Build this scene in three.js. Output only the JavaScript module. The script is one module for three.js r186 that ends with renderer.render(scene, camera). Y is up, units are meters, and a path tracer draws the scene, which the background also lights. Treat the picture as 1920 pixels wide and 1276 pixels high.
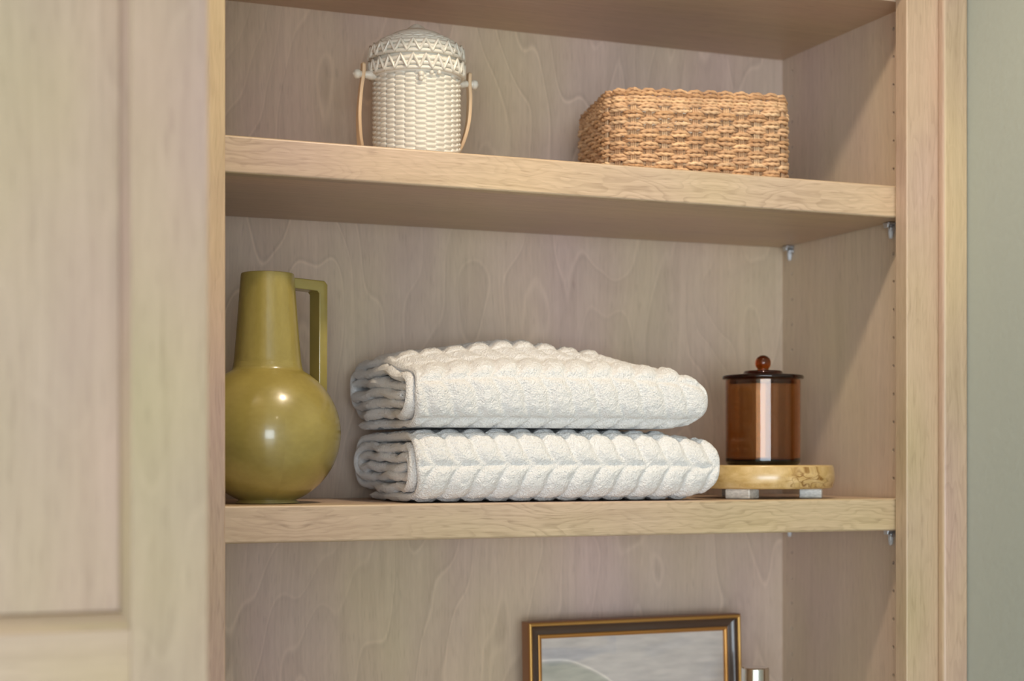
import * as THREE from 'three';
import { RoundedBoxGeometry } from 'three/addons/geometries/RoundedBoxGeometry.js';
import { mergeGeometries, mergeVertices, toCreasedNormals } from 'three/addons/utils/BufferGeometryUtils.js';
import { ImprovedNoise } from 'three/addons/math/ImprovedNoise.js';
import { RectAreaLightUniformsLib } from 'three/addons/lights/RectAreaLightUniformsLib.js';

/* ------------------------------------------------------------------ camera, light, exposure */
const EYE = 1.42, CEIL = EYE + 1.03;               // eye height and ceiling height above the floor (m)
const scene = new THREE.Scene();
const renderer = new THREE.WebGLRenderer({ antialias: true });
renderer.toneMapping = THREE.LinearToneMapping;
renderer.toneMappingExposure = 0.71;
renderer.shadowMap.enabled = true;
RectAreaLightUniformsLib.init();

const FOCAL = 2992, YAW = Math.atan(1210 / FOCAL);  // focal length in pixels of the 1920 x 1276 frame
const camera = new THREE.PerspectiveCamera(2 * Math.atan(638 / FOCAL) * 180 / Math.PI, 1920 / 1276, 0.05, 60);
camera.position.set(0, EYE, 1.52);
camera.lookAt(Math.sin(YAW), EYE, 1.52 - Math.cos(YAW));
camera.setViewOffset(1920, 1276, 0, -221, 1920, 1276);   // lens shifted up, verticals stay upright
camera.focus = 1.66;
camera.userData.fStop = 4.2;

scene.background = new THREE.Color(0.75, 0.87, 1.0).multiplyScalar(2.2);   // overcast sky outside the window
const DAY = new THREE.Color(0.79, 0.905, 1.0), WARM = new THREE.Color(1.0, 0.82, 0.60);
const WIN = { x0: -5.2, x1: 0.0, y0: EYE - 1.25, y1: EYE + 0.75, z: 7.5 };
const dayLight = new THREE.RectAreaLight(DAY, 14.0, WIN.x1 - WIN.x0 - 0.1, WIN.y1 - WIN.y0 - 0.1);
dayLight.name = 'window_daylight';
dayLight.position.set((WIN.x0 + WIN.x1) / 2, (WIN.y0 + WIN.y1) / 2, WIN.z - 0.02);
dayLight.lookAt(dayLight.position.x, dayLight.position.y, 0);
scene.add(dayLight);
const CANS = [[0.65, 0.52, 3.5], [0.46, 2.1, 2.3]];     // recessed ceiling lights: x, z, candela (built with their fittings below)

/* ------------------------------------------------------------------ helpers */
let seed = 12345;
const rnd = () => { seed = (seed * 1664525 + 1013904223) >>> 0; return seed / 4294967296; };
const perlin = new ImprovedNoise();
const N = (x, y = 0, z = 0) => perlin.noise(x, y, z);
const fbm = (x, y, z = 0, o = 4) => { let s = 0, a = 0.5; for (let i = 0; i < o; i++) { s += a * N(x, y, z + i * 7.3); x *= 2.03; y *= 2.03; a *= 0.5; } return s; };
const clamp = (x, a, b) => Math.min(b, Math.max(a, x)), lerp = (a, b, t) => a + (b - a) * t;
const sstep = (a, b, x) => { const t = clamp((x - a) / (b - a), 0, 1); return t * t * (3 - 2 * t); };
const taken = {};
const numbered = (n) => { const k = taken[n] = (taken[n] ?? -1) + 1; return k ? n + '_' + String(k).padStart(3, '0') : n; };
function mesh(name, geometry, material, parent) {
  const m = new THREE.Mesh(geometry, material);
  m.name = parent ? name : numbered(name);
  m.castShadow = m.receiveShadow = true;
  (parent ?? scene).add(m);
  return m;
}
function group(name, parent) { const g = new THREE.Group(); g.name = parent ? name : numbered(name); (parent ?? scene).add(g); return g; }
function tag(o, label, category, grp) { o.userData.label = label; o.userData.category = category; if (grp) o.userData.group = grp; return o; }
function structure(o, label, category) { o.userData.kind = 'structure'; if (label) o.userData.label = label; if (category) o.userData.category = category; return o; }

// box from corner to corner; uv in metres, v along the grain axis
function grainUV(g, grain, ou = 0, ov = 0) {
  const p = g.attributes.position, n = g.attributes.normal, uv = new Float32Array(p.count * 2), gi = 'xyz'.indexOf(grain);
  for (let i = 0; i < p.count; i++) {
    const a = [Math.abs(n.getX(i)), Math.abs(n.getY(i)), Math.abs(n.getZ(i))], q = [p.getX(i), p.getY(i), p.getZ(i)];
    const d = a.indexOf(Math.max(...a)), rest = [0, 1, 2].filter((k) => k !== d);
    const along = rest.includes(gi) ? gi : rest[1], across = rest.find((k) => k !== along);
    uv[2 * i] = q[across] + ou; uv[2 * i + 1] = q[along] + ov;
  }
  g.setAttribute('uv', new THREE.BufferAttribute(uv, 2));
  return g;
}
function slab(x0, x1, y0, y1, z0, z1, r = 0.0015, grain = 'y', ou = rnd() * 5, ov = rnd() * 5) {
  const g = r > 0 ? new RoundedBoxGeometry(x1 - x0, y1 - y0, z1 - z0, 3, r) : new THREE.BoxGeometry(x1 - x0, y1 - y0, z1 - z0).toNonIndexed();
  g.translate((x0 + x1) / 2, (y0 + y1) / 2, (z0 + z1) / 2);
  return grainUV(g, grain, ou, ov);
}
// open grid surface from a function (u, v in 0..1) -> [x, y, z, U, V]
function grid(nu, nv, fn, wrapU = false, us = null, vs = null) {
  const pos = [], uv = [], idx = [];
  for (let j = 0; j <= nv; j++) for (let i = 0; i <= nu; i++) {
    const u = us ? us[i] : i / nu, v = vs ? vs[j] : j / nv, q = fn(u, v);
    pos.push(q[0], q[1], q[2]); uv.push(q[3] ?? u, q[4] ?? v);
  }
  for (let j = 0; j < nv; j++) for (let i = 0; i < nu; i++) { const a = j * (nu + 1) + i, b = a + 1, c = a + nu + 1, d = c + 1; idx.push(a, b, d, a, d, c); }
  const g = new THREE.BufferGeometry();
  g.setAttribute('position', new THREE.Float32BufferAttribute(pos, 3));
  g.setAttribute('uv', new THREE.Float32BufferAttribute(uv, 2));
  g.setIndex(idx); g.computeVertexNormals();
  if (wrapU) { const n = g.attributes.normal; for (let j = 0; j <= nv; j++) { const a = j * (nu + 1), b = a + nu, m = new THREE.Vector3(n.getX(a) + n.getX(b), n.getY(a) + n.getY(b), n.getZ(a) + n.getZ(b)).normalize(); n.setXYZ(a, m.x, m.y, m.z); n.setXYZ(b, m.x, m.y, m.z); } }
  return g;
}
// tube along points with a cross-section function (phi, s, i) -> [a, b] in the (normal, up) frame
function tube(points, radius, radial = 8, closed = false, section = null) {
  const n = points.length, pos = [], nor = [], uv = [], idx = [], T = new THREE.Vector3(), A = new THREE.Vector3(), B = new THREE.Vector3(), up = new THREE.Vector3(0, 1, 0);
  let s = 0;
  const rows = closed ? n + 1 : n;
  for (let i = 0; i < rows; i++) {
    const k = i % n, p = points[k], q0 = points[closed ? (k - 1 + n) % n : Math.max(0, k - 1)], q1 = points[closed ? (k + 1) % n : Math.min(n - 1, k + 1)];
    T.subVectors(q1, q0).normalize();
    A.crossVectors(up, T); if (A.lengthSq() < 1e-6) A.set(1, 0, 0); A.normalize(); B.crossVectors(T, A);
    for (let j = 0; j <= radial; j++) {
      const f = j / radial * Math.PI * 2, r = section ? section(f, s, i) : [Math.cos(f) * radius, Math.sin(f) * radius];
      pos.push(p.x + A.x * r[0] + B.x * r[1], p.y + A.y * r[0] + B.y * r[1], p.z + A.z * r[0] + B.z * r[1]);
      uv.push(j / radial * 0.02, s);
    }
    if (i + 1 < rows) s += p.distanceTo(points[(k + 1) % n]);
  }
  for (let i = 0; i < rows - 1; i++) for (let j = 0; j < radial; j++) { const a = i * (radial + 1) + j, b = a + 1, c = a + radial + 1, d = c + 1; idx.push(a, b, d, a, d, c); }
  if (!closed) for (const [row, flip] of [[0, 1], [rows - 1, 0]]) {
    const c = pos.length / 3, p = points[row]; pos.push(p.x, p.y, p.z); uv.push(0, 0);
    for (let j = 0; j < radial; j++) { const a = row * (radial + 1) + j; flip ? idx.push(c, a + 1, a) : idx.push(c, a, a + 1); }
  }
  const g = new THREE.BufferGeometry();
  g.setAttribute('position', new THREE.Float32BufferAttribute(pos, 3)); g.setAttribute('uv', new THREE.Float32BufferAttribute(uv, 2)); g.setIndex(idx); g.computeVertexNormals();
  return g;
}
const V = (x, y, z) => new THREE.Vector3(x, y, z);
function lathe(profile, seg = 96) { return new THREE.LatheGeometry(profile.map(([r, y]) => new THREE.Vector2(r, y)), seg); }
// profile with rounded corners: [r, y, radius]
function rounded(pts, steps = 6) {
  const out = [];
  pts.forEach((p, i) => {
    const r = p[2] ?? 0, a = pts[i - 1], b = pts[i + 1];
    if (!r || !a || !b) { out.push([p[0], p[1]]); return; }
    const la = Math.hypot(a[0] - p[0], a[1] - p[1]), lb = Math.hypot(b[0] - p[0], b[1] - p[1]), da = Math.min(r, la * 0.49), db = Math.min(r, lb * 0.49);
    const A = [p[0] + (a[0] - p[0]) / la * da, p[1] + (a[1] - p[1]) / la * da], B = [p[0] + (b[0] - p[0]) / lb * db, p[1] + (b[1] - p[1]) / lb * db];
    for (let k = 0; k <= steps; k++) { const t = k / steps, u = 1 - t; out.push([u * u * A[0] + 2 * u * t * p[0] + t * t * B[0], u * u * A[1] + 2 * u * t * p[1] + t * t * B[1]]); }
  });
  return out;
}

/* ------------------------------------------------------------------ textures */
function texture(w, h, fn, srgb, size) {        // fn(u, v) in 0..1 -> [r, g, b] 0..255
  const data = new Uint8Array(w * h * 4);
  for (let y = 0; y < h; y++) for (let x = 0; x < w; x++) {
    const c = fn(x / w, y / h), o = (y * w + x) * 4;
    data[o] = clamp(c[0], 0, 255); data[o + 1] = clamp(c[1], 0, 255); data[o + 2] = clamp(c[2], 0, 255); data[o + 3] = 255;
  }
  const t = new THREE.DataTexture(data, w, h);
  t.magFilter = THREE.LinearFilter; t.minFilter = THREE.LinearMipmapLinearFilter; t.generateMipmaps = true;
  t.wrapS = t.wrapT = THREE.MirroredRepeatWrapping;
  if (srgb) t.colorSpace = THREE.SRGBColorSpace;
  if (size) t.repeat.set(1 / size[0], 1 / size[1]);
  t.needsUpdate = true;
  return t;
}
// stained birch: v runs along the grain. figure = strength of the wavy light growth lines
function woodTexture({ base, size, figure = 1, lineScale = [9, 2.2], rings = 5, mottling = 1, z = 0, streak = 1, dark = 0, px = 1024 }) {
  return texture(px, px, (a, b) => {
    const u = a * size[0], v = b * size[1];
    // colour patches of the stain: pinkish, yellowish, greyish
    const m1 = fbm(u * 7 + 3, v * 3.2, z + 1, 3), m2 = fbm(u * 6 - 8, v * 2.6 + 4, z + 9, 3), m3 = fbm(u * 14, v * 5, z + 17, 3);
    let r = base[0], g = base[1], bl = base[2];
    r += mottling * (m1 * 16 + m3 * 10); g += mottling * (m1 * 10 + m2 * 9 + m3 * 10); bl += mottling * (m1 * 6 - m2 * 16 + m3 * 9);
    // fine pores stretched along the grain
    const warp = fbm(u * 5, v * 2.2, z + 40, 2) * 0.03;
    const s = streak * (N((u + warp) * 420, v * 9, z) * 5 + N((u + warp) * 160, v * 5, z + 5) * 5.5 + N(u * 900, v * 60, z + 2) * 5);
    r += s; g += s; bl += s;
    // growth lines: contours of a warped field
    const f = (fbm(u * lineScale[0], v * lineScale[1], z + 60, 3) * 1.6 + u * 3.0) * rings, k = f - Math.floor(f), wob = 0.5 + 0.5 * N(u * 6, v * 4, z + 80);
    const line = Math.exp(-Math.pow((k - 0.5) / 0.035, 2)) * wob, edge = Math.exp(-Math.pow((k - 0.58) / 0.05, 2)) * wob, soft = Math.sin(f * Math.PI * 2);
    const f2 = (fbm(u * lineScale[0] * 1.2, v * lineScale[1] * 1.1, z + 90, 4) * 1.5 + u * 5) * rings * 1.9, k2 = f2 - Math.floor(f2);
    const late = sstep(0.45, 0.92, k2) * (1 - sstep(0.92, 1, k2)) * (0.35 + 0.65 * sstep(-0.3, 0.4, N(u * 18, v * 7, z + 95)));
    const pore = sstep(0.30, 0.62, N((u + warp) * 640, v * 42, z + 33)) * 11 * streak;
    const L = figure * (line * 17 - edge * 10 + soft * 1.8) - dark * late * 24 - pore;
    r += L; g += L * 0.97; bl += L * 0.9;
    return [r, g, bl];
  }, true, size);
}
const mat = (o) => new THREE.MeshPhysicalMaterial(o);
const WOOD = [191, 167, 142];
const texBack = woodTexture({ base: [202, 180, 160], size: [0.9, 0.95], px: 1500, figure: 1.2, lineScale: [6.5, 2.2], rings: 4.2, z: 3.1, dark: 0.12 });
const texSide = woodTexture({ base: [202, 180, 160], size: [0.7, 0.7], figure: 0.25, lineScale: [8, 1.2], rings: 5, z: 11.7, mottling: 0.8 });
const texFrame = woodTexture({ base: WOOD, size: [0.5, 0.7], figure: 0.3, lineScale: [16, 2.5], rings: 4, z: 23.3, dark: 0.35, mottling: 1.1 });
const texEdge = woodTexture({ base: WOOD, size: [0.45, 0.6], figure: 0.2, lineScale: [15, 4.5], rings: 4, z: 31.9, dark: 0.65, mottling: 1.1, streak: 1.5 });
const texUnder = woodTexture({ base: [198, 172, 147], size: [0.6, 0.9], figure: 0.15, lineScale: [12, 1.2], rings: 4, z: 47.3, mottling: 0.7 });
const texDoor = woodTexture({ base: WOOD, size: [0.55, 0.8], figure: 0.35, lineScale: [9, 1.8], rings: 3, z: 55.5, mottling: 1.3 });
const wood = (map, rough = 0.42) => mat({ map, roughness: rough, clearcoat: 0.12, clearcoatRoughness: 0.35 });
const M = {
  back: wood(texBack, 0.5), side: wood(texSide, 0.5), frame: wood(texFrame), edge: wood(texEdge, 0.4), under: wood(texUnder, 0.42), door: wood(texDoor, 0.45),
};
const plaster = texture(256, 256, (a, b) => { const c = 128 + fbm(a * 40, b * 40, 3, 3) * 120; return [c, c, c]; }, false, [0.3, 0.3]);
const paint = (c) => mat({ color: c, roughness: 0.85, bumpMap: plaster, bumpScale: 0.0006 });
M.wall = paint('#a9b0a9'); M.ceiling = paint('#e6e4de');
M.floor = mat({ color: '#e4d6c4', roughness: 0.4 });
M.white = mat({ color: '#ecebe6', roughness: 0.5 });

/* ------------------------------------------------------------------ the room */
const RX0 = -5.4, RX1 = 1.178, RZ0 = -0.36, RZ1 = WIN.z;
structure(mesh('floor', slab(RX0 - 0.15, RX1 + 0.15, -0.1, 0, RZ0 - 0.15, RZ1 + 0.15, 0, 'z'), M.floor), 'pale tan floor of the room', 'floor');
{ // ceiling with the two round holes of the recessed lights
  const s = new THREE.Shape([[RX0 - 0.15, RZ0 - 0.15], [RX1 + 0.15, RZ0 - 0.15], [RX1 + 0.15, RZ1 + 0.15], [RX0 - 0.15, RZ1 + 0.15]].map(([x, z]) => new THREE.Vector2(x, -z)));
  for (const [x, z] of CANS) { const h = new THREE.Path(); h.absarc(x, -z, 0.062, 0, Math.PI * 2, true); s.holes.push(h); }
  const g = new THREE.ExtrudeGeometry(s, { depth: 0.12, bevelEnabled: false, curveSegments: 32 }); g.rotateX(-Math.PI / 2); g.translate(0, CEIL, 0);
  structure(mesh('ceiling', g, M.ceiling), 'white painted ceiling', 'ceiling');
}
structure(mesh('wall_back', slab(RX0 - 0.15, RX1 + 0.15, 0, CEIL, RZ0 - 0.15, RZ0, 0), M.wall), 'grey-green wall behind the cabinets', 'wall');
structure(mesh('wall_right', slab(RX1, RX1 + 0.15, 0, CEIL, RZ0, RZ1, 0), M.wall), 'grey-green painted wall at the right of the shelves', 'wall');
structure(mesh('wall_left', slab(RX0 - 0.15, RX0, 0, CEIL, RZ0, RZ1, 0), M.wall), 'grey-green wall at the left end of the room', 'wall');
{
  const s = new THREE.Shape([[RX0 - 0.15, 0], [RX1 + 0.15, 0], [RX1 + 0.15, CEIL], [RX0 - 0.15, CEIL]].map((p) => new THREE.Vector2(...p)));
  s.holes.push(new THREE.Path([[WIN.x0, WIN.y0], [WIN.x0, WIN.y1], [WIN.x1, WIN.y1], [WIN.x1, WIN.y0]].map((p) => new THREE.Vector2(...p))));
  const g = new THREE.ExtrudeGeometry(s, { depth: 0.15, bevelEnabled: false }); g.translate(0, 0, RZ1);
  structure(mesh('wall_front', g, M.wall), 'grey-green wall with a window, facing the shelves', 'wall');
  const w = structure(group('window_1'), 'white framed window facing the shelves', 'window');
  const bar = (x0, x1, y0, y1) => mesh('window_frame', slab(x0, x1, y0, y1, WIN.z + 0.03, WIN.z + 0.09, 0.004), M.white, w);
  bar(WIN.x0, WIN.x0 + 0.05, WIN.y0, WIN.y1); bar(WIN.x1 - 0.05, WIN.x1, WIN.y0, WIN.y1); bar(WIN.x0 + 0.05, WIN.x1 - 0.05, WIN.y0, WIN.y0 + 0.05); bar(WIN.x0 + 0.05, WIN.x1 - 0.05, WIN.y1 - 0.05, WIN.y1);
  for (const k of [1, 2, 3]) { const x = lerp(WIN.x0, WIN.x1, k / 4); bar(x - 0.03, x + 0.03, WIN.y0 + 0.05, WIN.y1 - 0.05); }
  mesh('pane', new THREE.PlaneGeometry(WIN.x1 - WIN.x0 - 0.1, WIN.y1 - WIN.y0 - 0.1).translate((WIN.x0 + WIN.x1) / 2, (WIN.y0 + WIN.y1) / 2, WIN.z + 0.06), mat({ transmission: 1, roughness: 0, thickness: 0, ior: 1.45 }), w);
}
const canGlow = new THREE.MeshStandardMaterial({ color: '#ffffff', emissive: WARM, emissiveIntensity: 9 });
CANS.forEach(([x, z, cd], i) => {
  const c = group('ceiling_light'); c.position.set(x, CEIL, z);
  mesh('trim_ring', lathe(rounded([[0.055, 0.03], [0.055, -0.003, 0.002], [0.078, -0.006, 0.003], [0.078, 0.0]]), 64), M.white, c);
  mesh('can', lathe([[0.0, 0.1], [0.06, 0.1], [0.06, 0.02], [0.055, 0.02]], 64), M.white, c);
  mesh('lamp_face', new THREE.CircleGeometry(0.054, 48).rotateX(Math.PI / 2).translate(0, 0.035, 0), canGlow, c);
  tag(c, i ? 'recessed ceiling light further out in the room' : 'recessed ceiling light just in front of the shelves', 'ceiling light', 'recessed ceiling lights');
  const s = new THREE.SpotLight(WARM, cd, 0, 1.25, 0.5, 2);
  s.name = 'ceiling_light_beam'; s.position.set(x, CEIL - 0.012, z); s.target.position.set(x, 0, z); s.castShadow = true; s.shadow.radius = 2;
  scene.add(s, s.target);
});

/* ------------------------------------------------------------------ the open shelf cabinet */
const Y = (y) => EYE + y;                          // heights measured from the eye
const ZF = -0.025, ZB = -0.306, XL = 0.296, XR = 1.125, XO0 = 0.3187, XO1 = 1.1006;
const cab = tag(group('open_shelf_cabinet'), 'light stained wood built-in cabinet with open shelves against the grey-green wall', 'cabinet');
mesh('back_panel', slab(XL - 0.018, XR + 0.016, 0.06, CEIL - 0.001, ZB - 0.012, ZB, 0, 'y', -0.26, -1.03), M.back, cab);
const HOLES = [];
{ // right side panel with drilled pin holes
  const s = new THREE.Shape([[-ZB, 0.06], [0.0225, 0.06], [0.0225, CEIL - 0.001], [-ZB, CEIL - 0.001]].map((p) => new THREE.Vector2(...p)));
  for (let k = -14; k <= 17; k++) for (const z of [-0.0596, -0.2826]) {
    const h = new THREE.Path(); h.absarc(-z, Y(0.0095 + k * 0.0332), 0.0022, 0, Math.PI * 2, true); s.holes.push(h);
  }
  const g = new THREE.ExtrudeGeometry(s, { depth: 0.011, bevelEnabled: false, curveSegments: 8 });
  g.rotateY(Math.PI / 2); g.translate(XR, 0, 0); grainUV(g, 'y', 0.3, 0.1);
  mesh('side_panel', g, M.side, cab);
  mesh('side_panel_lining', slab(XR + 0.0112, XR + 0.0162, 0.06, CEIL - 0.001, ZB, -0.0225, 0), M.side, cab);
}
mesh('side_panel', slab(XL - 0.016, XL, 0.06, CEIL - 0.001, ZB, -0.0225, 0, 'y'), M.side, cab);
mesh('left_stile', slab(0.2055, XO0, 0.06, CEIL - 0.001, -0.022, 0, 0.0018, 'y'), M.frame, cab);
mesh('right_stile', slab(XO1, RX1 - 0.0015, 0.06, CEIL - 0.001, -0.022, 0, 0.0018, 'y'), M.frame, cab);
mesh('top_rail', slab(XO0, XO1, Y(0.535), CEIL - 0.001, -0.0215, -0.0005, 0.0012, 'x'), M.frame, cab);
mesh('top_panel', slab(XL, XR, Y(0.527), Y(0.546), ZB, -0.022, 0, 'x'), M.under, cab);
mesh('toe_kick', slab(0.2055, RX1 - 0.0015, 0.0, 0.06, ZB, -0.05, 0, 'x'), M.frame, cab);
{ // scribe moulding with a rounded edge where the cabinet meets the wall
  const g = slab(1.1426, RX1 - 0.0004, 0.06, CEIL - 0.001, 0.0, 0.0125, 0.0045, 'y');
  mesh('scribe_moulding', g, M.frame, cab);
}
function shelf(top, label, right = true) {
  const s = group('cabinet_shelf');
  tag(s, label, 'shelf', 'adjustable shelves of the open cabinet');
  mesh('shelf_panel', slab(XL + 0.0015, XR - 0.0015, Y(top - 0.0365), Y(top - 0.0005), ZB + 0.001, ZF - 0.0185, 0, 'x'), M.under, s);
  mesh('front_edge', slab(XL + 0.0015, XR - 0.0015, Y(top - 0.037), Y(top), ZF - 0.0185, ZF, 0.0026, 'x'), M.edge, s);
  return s;
}
const S1 = 0.3153, S2 = -0.0462, S3 = -0.42;
shelf(S1, 'wooden shelf holding the white canister and the woven basket');
shelf(S2, 'wooden shelf holding the olive jug, the white towels and the amber jar');
shelf(S3, 'wooden shelf below, on which the framed picture stands');

// shelf supports on the right side panel
const zinc = mat({ color: '#c9ccd2', metalness: 0.85, roughness: 0.3 }), clearPlastic = mat({ color: '#e9edf3', roughness: 0.18, transmission: 0.35, thickness: 0.004, ior: 1.48 });
function support(top, z, label) {                  // hangs on a pin in the panel, carries the shelf underside at "top"
  const b = group('shelf_support'); b.position.set(XR, Y(top), z);
  tag(b, label, 'shelf support', 'shelf supports on the right side panel');
  const pin = new THREE.CylinderGeometry(0.0024, 0.0024, 0.012, 20).rotateZ(Math.PI / 2).translate(0.0015, -0.0066, 0);
  mesh('pin', pin, zinc, b);
  mesh('bearing_plate', new RoundedBoxGeometry(0.0105, 0.0026, 0.012, 2, 0.0008).translate(-0.0056, -0.0014, 0), zinc, b);
  mesh('collar', new THREE.CylinderGeometry(0.0046, 0.0052, 0.0036, 24).rotateZ(Math.PI / 2).translate(-0.0022, -0.0068, 0), zinc, b);
  mesh('screw_head', lathe(rounded([[0, 0.0022], [0.003, 0.0018, 0.001], [0.0036, 0, 0.0006], [0, 0]]), 24).rotateZ(Math.PI / 2).translate(-0.0042, -0.0068, 0), zinc, b);
  mesh('bearing_plate_end', new RoundedBoxGeometry(0.0026, 0.0062, 0.0085, 2, 0.001).translate(-0.0098, -0.0036, 0), zinc, b);
  mesh('locking_tongue', lathe(rounded([[0, -0.0196], [0.0022, -0.0186, 0.0015], [0.0032, -0.012, 0.002], [0.003, -0.0085]]), 20).translate(-0.0036, 0, 0), clearPlastic, b);
  return b;
}
support(S1 - 0.037, -0.0596, 'small metal shelf support under the upper shelf, near the front frame');
support(S1 - 0.037, -0.2826, 'small metal shelf support under the upper shelf, in the back corner');
support(S2 - 0.037, -0.0596, 'small metal shelf support under the lower shelf, near the front frame');
support(S2 - 0.037, -0.2826, 'small metal shelf support under the lower shelf, in the back corner');

/* ------------------------------------------------------------------ the deeper cabinet at the left */
{
  const t = tag(group('tall_cabinet'), 'tall stained wood cabinet with a recessed panel door, left of the open shelves', 'cabinet');
  const x0 = -0.26, x1 = 0.2027, zb = 0.478, zf = 0.5;
  mesh('cabinet_body', slab(x0 - 0.02, 0.2045, 0, CEIL - 0.001, ZB, zb, 0.001), M.door, t);
  const door = group('door', t);
  const w = 0.0488, m0 = Y(-0.158), m1 = Y(-0.1075), b0 = 0.05, b1 = CEIL - 0.05;
  mesh('stile', slab(x1 - w, x1, b0, b1, zb + 0.001, zf, 0.0010, 'y'), M.door, door);
  mesh('stile', slab(x0, x0 + w, b0, b1, zb + 0.001, zf, 0.0010, 'y'), M.door, door);
  for (const [a, b] of [[b0, b0 + w], [m0, m1], [b1 - w, b1]]) mesh('rail', slab(x0 + w, x1 - w, a, b, zb + 0.001, zf - 0.0002, 0.0006, 'x'), M.door, door);
  for (const [a, b] of [[b0 + w, m0], [m1, b1 - w]]) {
    mesh('panel', slab(x0 + w - 0.002, x1 - w + 0.002, a - 0.002, b + 0.002, zb + 0.001, zb + 0.0085, 0, 'y'), M.door, door);
    // sloping sticking around the panel
    const xi0 = x0 + w, xi1 = x1 - w, cx = 0.0055, cy = 0.011, zt = zf - 0.002, zl = zb + 0.0085;
    const strip = (ax, ay, bx, by, nx, ny) => {
      const prof = [[0, zl], [1, zl], [0.85, zl + 0.0035], [0.5, zl + 0.008], [0.0, zt]];
      const gg = grid(prof.length - 1, 1, (u, v) => { const k = Math.round(u * (prof.length - 1)), o = prof[k][0]; return [lerp(ax, bx, v) + nx * o * cx + (bx - ax ? (v < 0.5 ? o : -o) * cx : 0), lerp(ay, by, v) + ny * o * cy + (by - ay ? (v < 0.5 ? o : -o) * cy : 0), prof[k][1]]; });
      return grainUV(gg.toNonIndexed(), bx - ax ? 'x' : 'y', rnd(), rnd());
    };
    mesh('sticking', mergeGeometries([strip(xi0, a, xi1, a, 0, 1), strip(xi0, b, xi1, b, 0, -1), strip(xi0, a, xi0, b, 1, 0), strip(xi1, a, xi1, b, -1, 0)]), M.door, door);
  }
}

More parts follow.
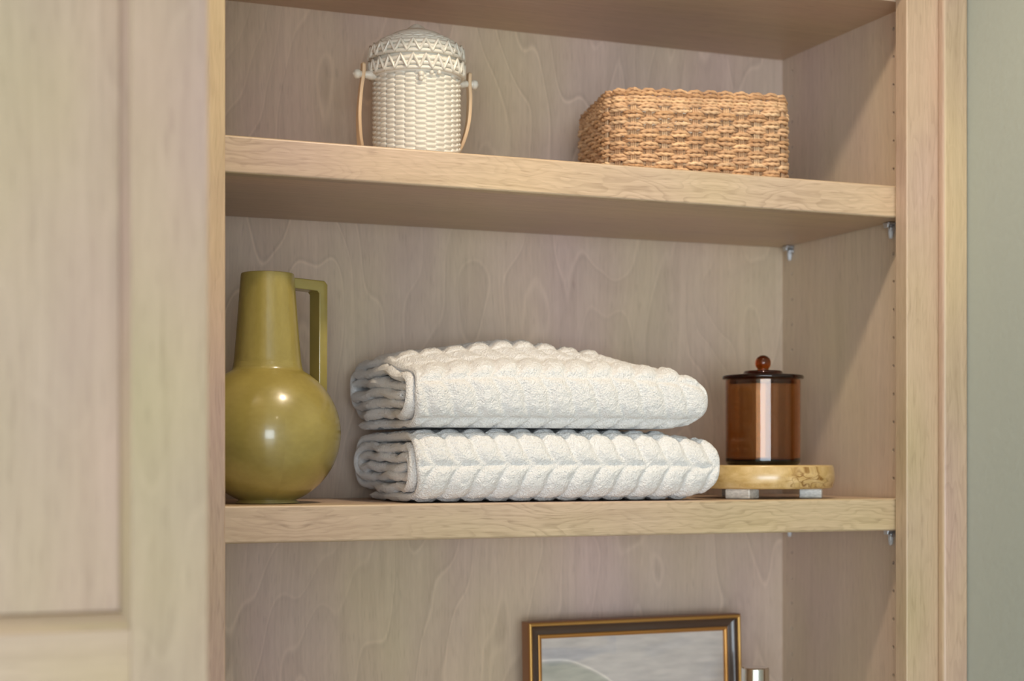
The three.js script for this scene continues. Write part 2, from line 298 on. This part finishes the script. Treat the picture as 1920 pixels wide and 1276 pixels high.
/* ------------------------------------------------------------------ white basket-weave canister */
{
  const c = tag(group('lidded_canister'), 'white ceramic basket-weave canister with domed lid and tan strap handle', 'canister');
  c.position.set(0.562, Y(S1), -0.15);
  const cer = mat({ color: '#dfdace', roughness: 0.38, clearcoat: 0.25, clearcoatRoughness: 0.3 });
  const NC = 26, RB = 0.0457, HB = 0.103, PB = 0.0054;
  mesh('body', grid(NC * 14, 230, (u, v) => {
    const th = u * Math.PI * 2, col = Math.floor(u * NC - 1e-9), fc = u * NC - col, y = v * HB;
    const k = y / PB + (((col % 2) + 2) % 2) * 0.5, fr = k - Math.floor(k);
    const bulge = Math.pow(Math.sin(Math.PI * fr), 0.55) * (0.55 + 0.45 * Math.pow(Math.sin(Math.PI * clamp(fc, 0, 1)), 0.5)), seamless = sstep(0, 0.02, v);
    const r = RB + 0.0032 * bulge * seamless;
    return [Math.cos(th) * r, y, -Math.sin(th) * r];
  }, true), cer, c);
  mesh('base', new THREE.CylinderGeometry(RB, RB, 0.002, 64).translate(0, 0.0015, 0), cer, c);
  const ringAt = (r, y, t) => new THREE.TorusGeometry(r, t, 10, 120).rotateX(Math.PI / 2).translate(0, y, 0);
  const zig = (r0, r1, y0, y1, n, t) => { const pts = []; for (let i = 0; i < n * 2; i++) for (let k = 0; k < 5; k++) { const f = k / 5, up = i % 2 ? 1 - f : f, a = (i + f) / (n * 2) * Math.PI * 2; const r = lerp(r0, r1, up); pts.push(V(Math.cos(a) * r, lerp(y0, y1, up), Math.sin(a) * r)); } return tube(pts, t, 8, true); };
  // rim of the body
  mesh('rim_band', mergeGeometries([lathe([[0.0465, 0.1], [0.0495, 0.1005], [0.0505, 0.11], [0.049, 0.1195], [0.045, 0.12]], 96), ringAt(0.0503, 0.1038, 0.0022), ringAt(0.0508, 0.1088, 0.0024), ringAt(0.0505, 0.1142, 0.0024)].map((g) => g.toNonIndexed())), cer, c);
  mesh('zigzag_cord', zig(0.0525, 0.0528, 0.1035, 0.1175, 24, 0.0018), cer, c);
  const lid = group('lid', c);
  mesh('lid_band', mergeGeometries([lathe([[0.046, 0.1195], [0.0495, 0.1203], [0.0505, 0.128], [0.0485, 0.136], [0.0445, 0.138]], 96), ringAt(0.0505, 0.1222, 0.0022), ringAt(0.0508, 0.1274, 0.0024), ringAt(0.0498, 0.1325, 0.0022)].map((g) => g.toNonIndexed())), cer, lid);
  mesh('zigzag_cord', zig(0.0528, 0.0512, 0.1218, 0.1345, 24, 0.0018), cer, lid);
  // woven dome, then a smooth cap drawn up to a point
  const dome = [[0.0482, 0.1318], [0.0468, 0.1355], [0.0437, 0.1392], [0.0395, 0.1422], [0.0350, 0.1443], [0.0312, 0.1455]];
  const at = (f) => { const x = clamp(f, 0, 0.9999) * (dome.length - 1), i = Math.floor(x), t = x - i; return [lerp(dome[i][0], dome[i + 1][0], t), lerp(dome[i][1], dome[i + 1][1], t)]; };
  mesh('woven_dome', grid(22 * 12, 60, (u, v) => {
    const p = at(v), row = Math.floor(v * 5 - 1e-9), fr = v * 5 - row, q = u * 22 + (row % 2) * 0.5, fc = q - Math.floor(q);
    const bump = Math.pow(Math.sin(Math.PI * clamp(fr, 0, 1)), 0.6) * (0.45 + 0.55 * Math.pow(Math.sin(Math.PI * fc), 0.6)), th = u * Math.PI * 2;
    const r = p[0] + 0.0016 * bump, y = p[1] + 0.0009 * bump;
    return [Math.cos(th) * r, y, -Math.sin(th) * r];
  }, true), cer, lid);
  mesh('cap', lathe(rounded([[0.0318, 0.1442], [0.0306, 0.1472, 0.002], [0.0262, 0.1510, 0.004], [0.0185, 0.1535, 0.004], [0.0122, 0.1556, 0.003], [0.0078, 0.1596, 0.003], [0.0042, 0.1622, 0.002], [0, 0.1628]]), 96), cer, lid);
  // small loop closing in front
  const clasp = [];
  for (const [a, y, r] of [[0.42, 0.0995, 0.0024], [0.25, 0.0988, 0.0022], [0.02, 0.0962, 0.0033], [0.02, 0.0915, 0.0026]]) { const th = Math.PI / 2 - 0.1 - a + 0.35, R = 0.0508; clasp.push(new THREE.SphereGeometry(r, 16, 12).translate(Math.cos(th) * R, y, Math.sin(th) * R)); }
  mesh('clasp', mergeGeometries(clasp), cer, c);
  // pegs at both sides
  for (const s of [-1, 1]) {
    const peg = lathe(rounded([[0, 0.046], [0.0048, 0.047, 0.001], [0.0056, 0.0535, 0.003], [0.004, 0.0575, 0.002], [0.0033, 0.0605, 0.001], [0.0036, 0.0645, 0.001], [0.0055, 0.0665, 0.002], [0.0052, 0.0705, 0.002], [0, 0.0735, 0.001]]), 32);
    peg.rotateZ(-Math.PI / 2 * s); peg.translate(0, 0.1022, 0);
    mesh('peg', peg, cer, c);
  }
  // strap handle folded down behind
  const half = [[0.0615, 0.1155, 0.001], [0.0615, 0.1022, 0], [0.0632, 0.085, -0.003], [0.0635, 0.06, -0.009], [0.0605, 0.04, -0.017], [0.0575, 0.03, -0.023], [0.0525, 0.018, -0.034], [0.043, 0.009, -0.048], [0.022, 0.005, -0.058]];
  const ctrl = [...half.map(([x, y, z]) => V(-x, y, z)), V(0, 0.0042, -0.0615), ...half.slice().reverse().map(([x, y, z]) => V(x, y, z))];
  const pts = new THREE.CatmullRomCurve3(ctrl).getPoints(140), HW = 0.0042, HT = 0.0020;
  // a flat band: wide across the bow, thin outwards
  const bandPos = (i) => { const p = pts[i], q0 = pts[Math.max(0, i - 1)], q1 = pts[Math.min(pts.length - 1, i + 1)], T = V().subVectors(q1, q0).normalize(), W = V(0, -0.45, -0.9).addScaledVector(T, 0).cross(T).cross(T).normalize(), O = V().crossVectors(T, W).normalize(); return [p, W, O]; };
  const ring = 16;
  mesh('strap_handle', grid(ring, pts.length - 1, (u, v) => {
    const i = Math.round(v * (pts.length - 1)), [p, W, O] = bandPos(i), e = i === 0 || i === pts.length - 1 ? 0.02 : 1, f = u * Math.PI * 2;
    const a = Math.sign(Math.cos(f)) * Math.pow(Math.abs(Math.cos(f)), 0.35) * HW * e, b = Math.sign(Math.sin(f)) * Math.pow(Math.abs(Math.sin(f)), 0.35) * HT * e;
    return [p.x + W.x * a + O.x * b, p.y + W.y * a + O.y * b, p.z + W.z * a + O.z * b];
  }, true), mat({ color: '#e0c19c', roughness: 0.55 }), c).userData.label = 'tan leather strap handle';
}

/* ------------------------------------------------------------------ woven seagrass basket */
{
  const b = tag(group('woven_basket'), 'rectangular woven seagrass basket on the upper shelf', 'basket');
  const W = 0.212, D = 0.172, R = 0.026, TURN = 12 * Math.PI / 180, HGT = 0.1;
  b.position.set(0.775, Y(S1), -0.1); b.rotation.y = -TURN;         // origin: front left corner
  // rounded rectangle, counter-clockwise seen from above, starting at the front left
  const seg = [W - 2 * R, Math.PI / 2 * R, D - 2 * R, Math.PI / 2 * R, W - 2 * R, Math.PI / 2 * R, D - 2 * R, Math.PI / 2 * R], PER = seg.reduce((a, c) => a + c);
  const rim = (s) => {                                             // -> x, z, outward normal x, z
    s = ((s % PER) + PER) % PER;
    const arc = (cx, cz, a0, t) => { const a = a0 + t * Math.PI / 2; return [cx + Math.cos(a) * R, cz - Math.sin(a) * R, Math.cos(a), -Math.sin(a)]; };
    for (let k = 0; k < 8; k++) {
      if (s <= seg[k] || k === 7) {
        const t = s / seg[k];
        switch (k) {
          case 0: return [R + s, 0, 0, 1];
          case 1: return arc(W - R, -R, -Math.PI / 2, t);
          case 2: return [W, -R - s, 1, 0];
          case 3: return arc(W - R, -D + R, 0, t);
          case 4: return [W - R - s, -D, 0, -1];
          case 5: return arc(R, -D + R, Math.PI / 2, t);
          case 6: return [0, -D + R + s, -1, 0];
          default: return arc(R, -R, Math.PI, t);
        }
      }
      s -= seg[k];
    }
  };
  const NS = 2 * Math.round(PER / 0.0182 / 2), SP = PER / NS, RS = 0.0021, AMP = 0.0042, ROWS = 28, PITCH = (HGT - 0.002) / ROWS;
  const strandMats = ['#d0aa82', '#c79f78', '#d6b48e', '#c29a74', '#cda680', '#bc926a'].map((c, i) => {
    const t = texture(64, 512, (u, v) => { const base = new THREE.Color(c).getHex(), n = fbm(u * 3, v * 14, i * 3.3, 3) * 62 + N(u * 30, v * 160, i) * 14; return [((base >> 16) & 255) + n, ((base >> 8) & 255) + n * 0.95, (base & 255) + n * 0.75]; }, true, [0.02, 0.35]);
    return mat({ map: t, roughness: 0.75 });
  });
  const strandGeo = (row) => {
    const n = Math.round(PER / 0.0011), pts = [], fromTop = ROWS - 1 - row, grp = fromTop < 5 ? 0 : 1 + Math.floor((fromTop - 5) / 2), sign = fromTop < 5 ? 1 : (grp % 2 ? -1 : 1), inPair = fromTop < 5 ? 0 : ((fromTop - 5) % 2 ? -1 : 1);
    for (let i = 0; i < n; i++) {
      const s = i / n * PER, [x, z, nx, nz] = rim(s), ph = Math.PI * s / SP, wave = Math.cos(ph) * sign;
      const w = fromTop < 5 ? AMP * 0.75 * Math.abs(Math.cos(ph)) - 0.0012 + (fromTop === 0 ? -0.0016 : 0) : AMP * Math.tanh(1.6 * wave) * 0.9, jit = N(s * 60, row * 3.1, 5) * 0.0009;
      const squeeze = inPair * 0.0006 * wave, lift = fromTop < 2 ? 0.0022 * Math.abs(Math.cos(ph)) * (fromTop ? 0.5 : 1) : 0;
      const y = 0.002 + (row + 0.5) * PITCH + squeeze + lift + N(s * 25, row * 1.7, 9) * 0.0009;
      const o = w + jit;
      pts.push(V(x + nx * o, y, z + nz * o));
    }
    return tube(pts, RS, 10, true, (f, s) => { const k = RS * (0.62 + 0.5 * Math.abs(Math.cos(f - s * 2 * Math.PI / 0.0145 + row))); return [Math.cos(f) * k, Math.sin(f) * k]; });
  };
  for (let row = 0; row < ROWS; row++) mesh('strand', strandGeo(row), strandMats[Math.floor(rnd() * strandMats.length)], b);
  const stakeGeo = mergeGeometries([-1, 0, 1].map((k) => new THREE.CylinderGeometry(0.0013, 0.0013, HGT - 0.004, 7).translate(k * 0.0023, HGT / 2, 0)));
  for (let k = 0; k < NS; k++) { const [x, z, nx, nz] = rim(k * SP), m = mesh('stake', stakeGeo, strandMats[k % strandMats.length], b); m.position.set(x, 0, z); m.rotation.y = Math.atan2(nx, nz); }
  const fl = new THREE.Shape(); for (let i = 0; i < 80; i++) { const [x, z] = rim(i / 80 * PER); i ? fl.lineTo(x, -z) : fl.moveTo(x, -z); }
  mesh('basket_bottom', new THREE.ExtrudeGeometry(fl, { depth: 0.003, bevelEnabled: false }).rotateX(-Math.PI / 2).translate(0, 0.001, 0), strandMats[1], b);
  // folded white cloth lying in the basket, just showing above the rim
  const cloth = mat({ color: '#e9ecef', roughness: 0.9, sheen: 0.4, sheenColor: new THREE.Color(1, 1, 1) });
  const q = tag(mesh('white_cloth', grid(60, 40, (u, v) => {
    const a = u * Math.PI * 2, e = (v - 0.5) * Math.PI, sx = Math.pow(Math.abs(Math.cos(e)), 0.5);
    const n = 1 + 0.1 * N(Math.cos(a) * 2.2, v * 4, Math.sin(a) * 2.2);
    return [Math.sign(Math.cos(a)) * Math.pow(Math.abs(Math.cos(a)), 0.6) * 0.055 * sx * n, 0.048 * (1 + Math.sin(e)) * n, Math.sign(Math.sin(a)) * Math.pow(Math.abs(Math.sin(a)), 0.6) * 0.04 * sx * n];
  }, true), cloth), 'folded white cloth inside the woven basket, barely above its rim', 'cloth');
  q.position.set(0.872, Y(S1) + 0.0065, -0.165); q.rotation.y = -TURN;
}

/* ------------------------------------------------------------------ olive jug */
{
  const j = tag(group('jug'), 'olive green glazed ceramic jug with round belly and square handle', 'jug');
  j.position.set(0.388, Y(S2), -0.12);
  const speck = texture(512, 512, (u, v) => { const n = fbm(u * 14, v * 14, 2, 4) * 16 + fbm(u * 60, v * 90, 8, 2) * 8; return [156 + n, 140 + n * 0.95, 74 + n * 0.7]; }, true);
  const bumps = texture(256, 256, (u, v) => { const n = 128 + fbm(u * 10, v * 24, 4, 3) * 110; return [n, n, n]; }, false);
  const glaze = mat({ map: speck, roughness: 0.3, clearcoat: 0.8, clearcoatRoughness: 0.12, bumpMap: bumps, bumpScale: 0.0006 });
  const R = 0.0752, cy = 0.0722, prof = [[0, 0.0015], [0.03, 0.0015], [0.034, 0, 0]];
  const a0 = Math.asin(-(cy - 0.003) / R), a1 = Math.asin(0.0655 / R);
  for (let i = 0; i <= 60; i++) { const a = lerp(a0, a1, i / 60); prof.push([Math.cos(a) * R * (1 + 0.012 * Math.cos(a)), cy + Math.sin(a) * R]); }
  const neck = [[0.0362, 0.1405], [0.0354, 0.1445], [0.0345, 0.152], [0.0318, 0.185], [0.0290, 0.222], [0.0277, 0.2365], [0.0268, 0.2388], [0.0252, 0.2386], [0.0242, 0.236], [0.0255, 0.222], [0.029, 0.17], [0.031, 0.142]];
  const curve = new THREE.SplineCurve([...neck].map((p) => new THREE.Vector2(...p)));
  mesh('body', lathe([...prof, ...curve.getPoints(90).map((p) => [p.x, p.y])], 128), glaze, j);
  // strap handle: level bar off the rim, then straight down to the belly
  const h = group('handle', j);
  const hx = 0.0655, sh = new THREE.Shape([[0.0262, 0.2345], [hx - 0.003, 0.2335], [hx, 0.2305], [hx - 0.0005, 0.115], [hx - 0.008, 0.112], [hx - 0.0075, 0.2215], [hx - 0.0105, 0.2250], [0.0270, 0.2262]].map((p) => new THREE.Vector2(...p)));
  const hg = new THREE.ExtrudeGeometry(sh, { depth: 0.0175, bevelEnabled: true, bevelThickness: 0.0018, bevelSize: 0.0015, bevelSegments: 4 }); hg.translate(0, 0, -0.00875);
  const hm = mesh('handle_bar', toCreasedNormals(hg, 0.7), glaze, h);
  h.rotation.y = 16 * Math.PI / 180;
}

/* ------------------------------------------------------------------ towels */
const terryBump = texture(512, 512, (u, v) => { const n = 128 + fbm(u * 34, v * 34, 1, 3) * 170 + N(u * 120, v * 120, 4) * 50; return [n, n, n]; }, false, [0.06, 0.06]);
const terry = mat({ color: '#f4f2f0', roughness: 0.95, sheen: 0.7, sheenColor: new THREE.Color(1, 0.98, 0.96), sheenRoughness: 0.6, bumpMap: terryBump, bumpScale: 0.0022 });
function leaf(s, t, p, hr, ph) {                     // embossed leaf rows: 0 in the grooves, 1 on the pads
  const q = (t + ph) / hr, r = Math.floor(q), f = q - r, odd = ((r % 2) + 2) % 2;
  const dRow = Math.min(f, 1 - f) * hr, g = odd ? 1 - f : f, shift = p * 0.85 * (g + 0.12 * Math.sin(Math.PI * 2 * g));
  const k = (s - shift) / p, fk = k - Math.floor(k), dLine = Math.min(fk, 1 - fk) * p * 0.8;
  const d = Math.pow(Math.pow(dRow + 1e-5, -2.4) + Math.pow(dLine + 1e-5, -2.4), -1 / 2.4);
  return 1 - Math.exp(-Math.pow(d / 0.0038, 2));
}
function tableAt(rows, x) { for (let i = 1; i < rows.length; i++) if (x <= rows[i][0]) { const t = (x - rows[i - 1][0]) / (rows[i][0] - rows[i - 1][0]), k = t * t * (3 - 2 * t) * 0.5 + t * 0.5; return lerp(rows[i - 1][1], rows[i][1], k); } return rows[rows.length - 1][1]; }
function towel({ label, x0, x1, zf, base, H, W, Wb, shape, ph, hr, endAt, seedZ }) {
  const n = 7, p = H / n, T = p * 1.0, y = (i) => (i + 0.5) * p, P = [];
  const rf = H * 0.46, rb = H * 0.42;
  // folded path in (w, h): w = 0 at the front, negative towards the back
  const pts = [[-Wb, y(0), 0], [-p / 2, y(0), rf], [-p / 2, y(6), rf], [-W + p / 2, y(6), rb], [-W + p / 2, y(1), rb * 0.9], [-1.55 * p, y(1), rf * 0.75], [-1.55 * p, y(5), rf * 0.75], [-W + 1.5 * p, y(5), rb * 0.6], [-W + 1.5 * p, y(2), rb * 0.6], [-2.6 * p, y(2), p], [-2.6 * p, y(4), p], [-W + 2.5 * p, y(4), p * 0.6], [-W + 2.5 * p, y(3), p * 0.6], [-3.8 * p, y(3), 0]];
  const poly = rounded(pts, 24);
  const acc = [0]; for (let i = 1; i < poly.length; i++) acc.push(acc[i - 1] + Math.hypot(poly[i][0] - poly[i - 1][0], poly[i][1] - poly[i - 1][1]));
  const LEN = acc[acc.length - 1];
  const at = (t) => { t = clamp(t, 0, LEN); let lo = 0, hi = acc.length - 1; while (hi - lo > 1) { const m = (lo + hi) >> 1; acc[m] <= t ? lo = m : hi = m; } const f = (t - acc[lo]) / Math.max(1e-9, acc[hi] - acc[lo]); return [lerp(poly[lo][0], poly[hi][0], f), lerp(poly[lo][1], poly[hi][1], f)]; };
  const frame = (t) => { const a = at(t - 0.003), b = at(t + 0.003), l = Math.hypot(b[0] - a[0], b[1] - a[1]) || 1; return [at(t), (b[1] - a[1]) / l, -(b[0] - a[0]) / l]; };   // normal points outwards of the roll
  const tFront0 = Wb - 0.03, tFront1 = Wb + H + 0.09, tOuter = Wb + H + W + H * 0.9;
  const ts = [];
  for (let t = 0; t < tFront0; t += 0.003) ts.push(t);
  for (let t = tFront0; t < tFront1; t += 0.00125) ts.push(t);
  for (let t = tFront1; t < tOuter; t += 0.003) ts.push(t);
  const outerN = ts.length;
  for (let t = tOuter; t < LEN; t += 0.0035) ts.push(t);
  ts.push(LEN);
  const surface = (tList, xs, side) => grid(tList.length - 1, xs.length - 1, (u, v) => {
    const t = tList[Math.round(u * (tList.length - 1))], fx = xs[Math.round(v * (xs.length - 1))];
    const [[w0, h0], nx, ny] = frame(t);
    const inner = sstep(tOuter - 0.05, tOuter, t);
    // ragged ends of the layers
    const hm = clamp((h0 - H / 2) / (H / 2), -1, 1), e0 = endAt(t, inner) + N(t * 14, seedZ, 1) * 0.007, e1 = N(t * 12, seedZ + 5, 2) * 0.004 - inner * 0.012 - 0.024 * Math.pow(Math.abs(hm), 3.2);
    const X = lerp(x0 + e0, x1 + e1, fx), dEnd = Math.min((X - x0 - e0), (x1 + e1 - X)), rr = T * 0.8;
    let half = T / 2 * Math.sqrt(clamp(1 - Math.pow(1 - clamp(dEnd / rr, 0, 1), 2), 0.0, 1));
    half *= Math.sqrt(clamp(1 - Math.pow(1 - clamp(Math.min(t, LEN - t) / rr, 0, 1), 2), 0, 1));
    const rows = side > 0 ? leaf(X, t - Wb, 0.0275, hr, ph) : 0.6;
    const fuzz = N(X * 330, t * 330, 3) * 0.0008 + N(X * 150, t * 150, 7) * 0.0007;
    const off = side * (half + (rows - 0.75) * 0.0046 * (1 - 0.45 * sstep(0.12, 0.17, t - Wb)) * sstep(0, 0.006, dEnd) * (side > 0 ? 1 : 0) + fuzz * sstep(0, 0.004, dEnd));
    const crinkle = inner * N(X * 20, t * 30, seedZ) * 0.0036 + N(X * 7, t * 9, seedZ + 3) * 0.0022 * (0.4 + inner);
    let w = w0 + nx * off, h = h0 + ny * (off + crinkle);
    const k = shape(fx, w);
    h = Math.max(0.0006, h) * k[0] + k[1];
    return [X, base + h, zf + w + (k[2] ?? 0), X, t];
  });
  const even = (m) => Array.from({ length: m + 1 }, (_, i) => i / m);
  const L = x1 - x0, fine = [];
  for (let d = 0; d < 0.012; d += 0.0009) fine.push(d / L);
  const mids = Math.round((L - 0.024) / 0.00125); for (let i = 0; i <= mids; i++) fine.push((0.012 + (L - 0.024) * i / mids) / L);
  for (let d = 0.0111; d >= 0; d -= 0.0009) fine.push(1 - d / L); fine.push(1); fine.sort((a, b) => a - b);
  const coarse = []; for (let d = 0; d < 0.03; d += 0.0012) coarse.push(d / L); for (let i = 0; i <= 40; i++) coarse.push((0.03 + (L - 0.05) * i / 40) / L); for (let d = 0.0192; d > 0; d -= 0.0012) coarse.push(1 - d / L); coarse.push(1);
  const tOut = ts.slice(0, outerN + 1), tIn = ts.slice(outerN);
  const flipFaces = (g) => { const ix = g.index.array; for (let i = 0; i < ix.length; i += 3) { const a = ix[i]; ix[i] = ix[i + 1]; ix[i + 1] = a; } g.computeVertexNormals(); return g; };
  const coarser = tOut.filter((_, i) => i % 3 === 0 || i === tOut.length - 1);
  const parts = [flipFaces(surface(tOut, fine, 1)), surface(coarser, coarse, -1), flipFaces(surface(tIn, coarse, 1)), surface(tIn, coarse, -1)];
  return tag(mesh('towel', mergeGeometries(parts), terry), label, 'towel', 'folded white towels');
}
const yS2 = Y(S2);
towel({
  label: 'folded white towel with embossed leaf rows, lower one, lying on the shelf', x0: 0.521, x1: 0.882, zf: -0.036, base: yS2, H: 0.076, W: 0.228, Wb: 0.175, ph: 0.026, hr: 0.0415, seedZ: 2.2,
  endAt: (t, inner) => 0.004 - inner * 0.003,
  shape: (fx, w) => [tableAt([[0, 0.99], [0.3, 1.02], [0.85, 1.0], [1, 0.88]], fx), 0.004 * sstep(0.93, 1, fx), 0],
});
towel({
  label: 'folded white towel with embossed leaf rows, upper one, lying on the other towel', x0: 0.519, x1: 0.862, zf: -0.031, base: yS2 + 0.0782, H: 0.072, W: 0.245, Wb: 0.215, ph: 0.0545, hr: 0.0425, seedZ: 6.4,
  endAt: (t, inner) => 0.005 - inner * 0.006,
  shape: (fx, w) => [lerp(tableAt([[0, 0.9], [0.3, 1.02], [0.7, 1.03], [0.92, 0.95], [1, 0.8]], fx), tableAt([[0, 1.1], [0.1, 1.22], [0.46, 1.42], [0.75, 1.28], [0.92, 1.0], [1, 0.8]], fx), sstep(-0.02, -0.13, w)), 0.003 * sstep(0.9, 1, fx), 0],
});

/* ------------------------------------------------------------------ round stone tray with feet, amber jar */
const TX = 0.982, TZ = -0.117;
{
  const stone = texture(1024, 256, (u, v) => {
    // sandy yellow stone, brown veins outlining pebble-like cells
    const x = u * 26, y = v * 5, wx = x + fbm(x * 0.6, y * 0.6, 3, 3) * 2.2, wy = y + fbm(x * 0.6 + 9, y * 0.6, 5, 3) * 2.2;
    let d1 = 9, d2 = 9;
    for (let i = -1; i <= 1; i++) for (let j = -1; j <= 1; j++) { const cx = Math.floor(wx) + i, cy = Math.floor(wy) + j, hx = Math.abs(Math.sin(cx * 127.1 + cy * 311.7) * 43758.5) % 1, hy = Math.abs(Math.sin(cx * 269.5 + cy * 183.3) * 24634.6) % 1, d = Math.hypot(cx + hx - wx, cy + hy - wy); if (d < d1) { d2 = d1; d1 = d; } else if (d < d2) d2 = d; }
    const patch = sstep(-0.05, 0.25, fbm(x * 0.22, y * 0.3, 12, 2)), vein = Math.exp(-Math.pow((d2 - d1) / 0.10, 2)) * patch, ring = Math.pow(0.5 + 0.5 * Math.sin(d1 * 22), 3) * patch;
    const n = fbm(x * 1.4, y * 1.6, 21, 4), g = N(x * 14, y * 14, 2);
    return [204 + n * 34 + g * 6 - vein * 66 - ring * 16, 172 + n * 40 + g * 6 - vein * 72 - ring * 18, 116 + n * 52 + g * 6 - vein * 66 - ring * 12];
  }, true);
  stone.wrapS = THREE.RepeatWrapping;
  const pale = texture(128, 128, (u, v) => { const n = fbm(u * 5, v * 5, 33, 4) * 60; return [228 + n, 222 + n, 212 + n]; }, true);
  const t = tag(group('stone_tray'), 'round yellow veined stone tray on small pale feet', 'tray');
  t.position.set(TX, Y(S2), TZ);
  mesh('tray_top', lathe(rounded([[0, 0.0112], [0.0800, 0.0112, 0.003], [0.0842, 0.0225, 0.009], [0.0815, 0.0386, 0.0025], [0, 0.0386]], 12), 128).rotateY(1.9), mat({ map: stone, roughness: 0.28, clearcoat: 0.5, clearcoatRoughness: 0.15 }), t);
  const fm = mat({ map: pale, roughness: 0.35 });
  for (const [a, w] of [[-0.62, 0.031], [-2.55, 0.031], [1.57, 0.034]]) {   // angle in the plane, front right, front left, back
    const f = mesh('foot', new RoundedBoxGeometry(w, 0.0112, 0.026, 3, 0.0016).translate(0, 0.0056, 0), fm, t);
    f.position.set(Math.cos(a) * 0.056, 0, -Math.sin(a) * 0.056); f.rotation.y = a + Math.PI / 2;
  }
}
{
  const j = tag(group('glass_jar'), 'amber brown glass jar with knobbed lid on the stone tray', 'jar');
  j.position.set(TX, Y(S2) + 0.0388, TZ);
  const amber = (d) => mat({ color: '#ffffff', roughness: 0.02, transmission: 1, thickness: 0.003, ior: 1.5, attenuationColor: new THREE.Color(0.68, 0.41, 0.20), attenuationDistance: d });
  const r = 0.0442, H = 0.1005;
  mesh('jar_body', lathe(rounded([[0, 0], [r - 0.003, 0, 0.001], [r, 0.003, 0.002], [r, H - 0.0005, 0.0008], [r - 0.003, H - 0.0005, 0.0008], [r - 0.0032, 0.0055, 0.003], [0, 0.005]]), 128), amber(0.0042), j);
  const lid = group('lid', j);
  mesh('lid_disc', lathe(rounded([[0, H - 0.006], [r - 0.0048, H - 0.006, 0.001], [r - 0.0045, H, 0.0004], [0.0478, H, 0.002], [0.0480, H + 0.0046, 0.0022], [0.0235, H + 0.0066, 0.002], [0.0225, H + 0.0098, 0.0012], [0.0205, H + 0.0104, 0.001], [0, H + 0.0104]]), 128), amber(0.011), lid);
  mesh('knob', lathe(rounded([[0, H + 0.0105], [0.0068, H + 0.0105, 0.001], [0.0062, H + 0.0124, 0.001], ...Array.from({ length: 28 }, (_, i) => { const a = lerp(-0.75, Math.PI / 2, i / 27); return [Math.cos(a) * 0.0093, H + 0.0195 + Math.sin(a) * 0.0093]; })]), 64), amber(0.006), lid);
}

/* ------------------------------------------------------------------ framed picture, bottle */
{
  const f = tag(group('framed_picture'), 'landscape picture in a dark brown frame with gilt edges', 'picture');
  const W = 0.294, H = 0.222, yB = Y(S3);
  f.position.set(0.8855, yB, -0.2655); f.rotation.x = -0.04;
  // moulding profile: [inset from the outer edge, height above the back], material
  const bands = [
    ['outer_side', [[0, 0.0], [0, 0.0175], [0.0012, 0.0195]], mat({ color: '#8a5a34', roughness: 0.45 })],
    ['gilt_bead', [[0.0012, 0.0195], [0.002, 0.0212], [0.0035, 0.0216], [0.005, 0.0205], [0.0055, 0.019]], mat({ color: '#c79a56', roughness: 0.38, metalness: 0.65 })],
    ['brown_moulding', [[0.0055, 0.019], [0.0062, 0.0165], [0.009, 0.0145], [0.0125, 0.0135], [0.0158, 0.0133], [0.0160, 0.012]], mat({ color: '#4a382d', roughness: 0.35, clearcoat: 0.4 })],
    ['gilt_lip', [[0.0160, 0.012], [0.0170, 0.0135], [0.0195, 0.013], [0.0212, 0.0105], [0.0214, 0.008]], mat({ color: '#c08a4a', roughness: 0.38, metalness: 0.65 })],
  ];
  for (const [name, prof, m] of bands) {
    const ring = []; // four mitred sides, flat shaded by side
    for (let s = 0; s < 4; s++) ring.push(grid(prof.length - 1, 1, (u, v) => {
      const [i, z] = prof[Math.round(u * (prof.length - 1))], c = [[-1, 0], [1, 0], [1, 1], [-1, 1]], a = c[s], b = c[(s + 1) % 4], q = v < 0.5 ? a : b;
      return [q[0] * (W / 2 - i), q[1] ? H - i : i, z];
    }));
    mesh(name, mergeGeometries(ring), m, f);
  }
  mesh('backing', new THREE.BoxGeometry(W - 0.004, H - 0.004, 0.004).translate(0, H / 2, 0.003), mat({ color: '#7a6650', roughness: 0.8 }), f);
  const paintTex = texture(512, 384, (u, v) => {   // hazy landscape: pale sky, a hill with a light crest, soft strokes
    const n = fbm(u * 4, v * 16, 3, 4), m = fbm(u * 9 + 3, v * 24, 9, 3), crest = 0.845 - Math.pow(Math.max(0, u - 0.10), 1.7) * 1.5 + N(u * 7, 2, 1) * 0.008;
    const hill = sstep(0.004, -0.03, v - crest), line = Math.exp(-Math.pow((v - crest) / 0.008, 2)) * (u < 0.62 ? 1 : 0.3) * 0.9;
    const cloud = sstep(0.05, 0.3, fbm(u * 3 + 7, v * 6, 14, 3)) * 18 * (u < 0.4 ? 1 : 0.4);
    return [lerp(202, 180, hill) + n * 26 + m * 18 + line * 34 - cloud, lerp(194, 178, hill) + n * 24 + m * 18 + line * 34 - cloud * 0.8, lerp(188, 166, hill) + n * 22 + m * 16 + line * 30 - cloud * 0.4];
  }, true);
  mesh('painting', new THREE.PlaneGeometry(W - 0.04, H - 0.04).translate(0, H / 2, 0.0095), mat({ map: paintTex, roughness: 0.55 }), f);
}
{
  const b = tag(group('bottle'), 'small bottle with a shiny metal cap beside the framed picture', 'bottle');
  b.position.set(0.991, Y(S3), -0.15);
  const h = 0.1694;
  mesh('bottle_body', lathe(rounded([[0, 0], [0.019, 0, 0.003], [0.019, 0.105, 0.006], [0.012, 0.113, 0.003], [0.012, 0.122], [0, 0.122]]), 64), mat({ color: '#d9d3c8', roughness: 0.3 }), b);
  mesh('cap', lathe(rounded([[0, 0.118], [0.0166, 0.118, 0.001], [0.0166, h, 0.0028], [0, h]]), 96), mat({ color: '#e3dfda', metalness: 1, roughness: 0.12 }), b);
}

renderer.render(scene, camera);
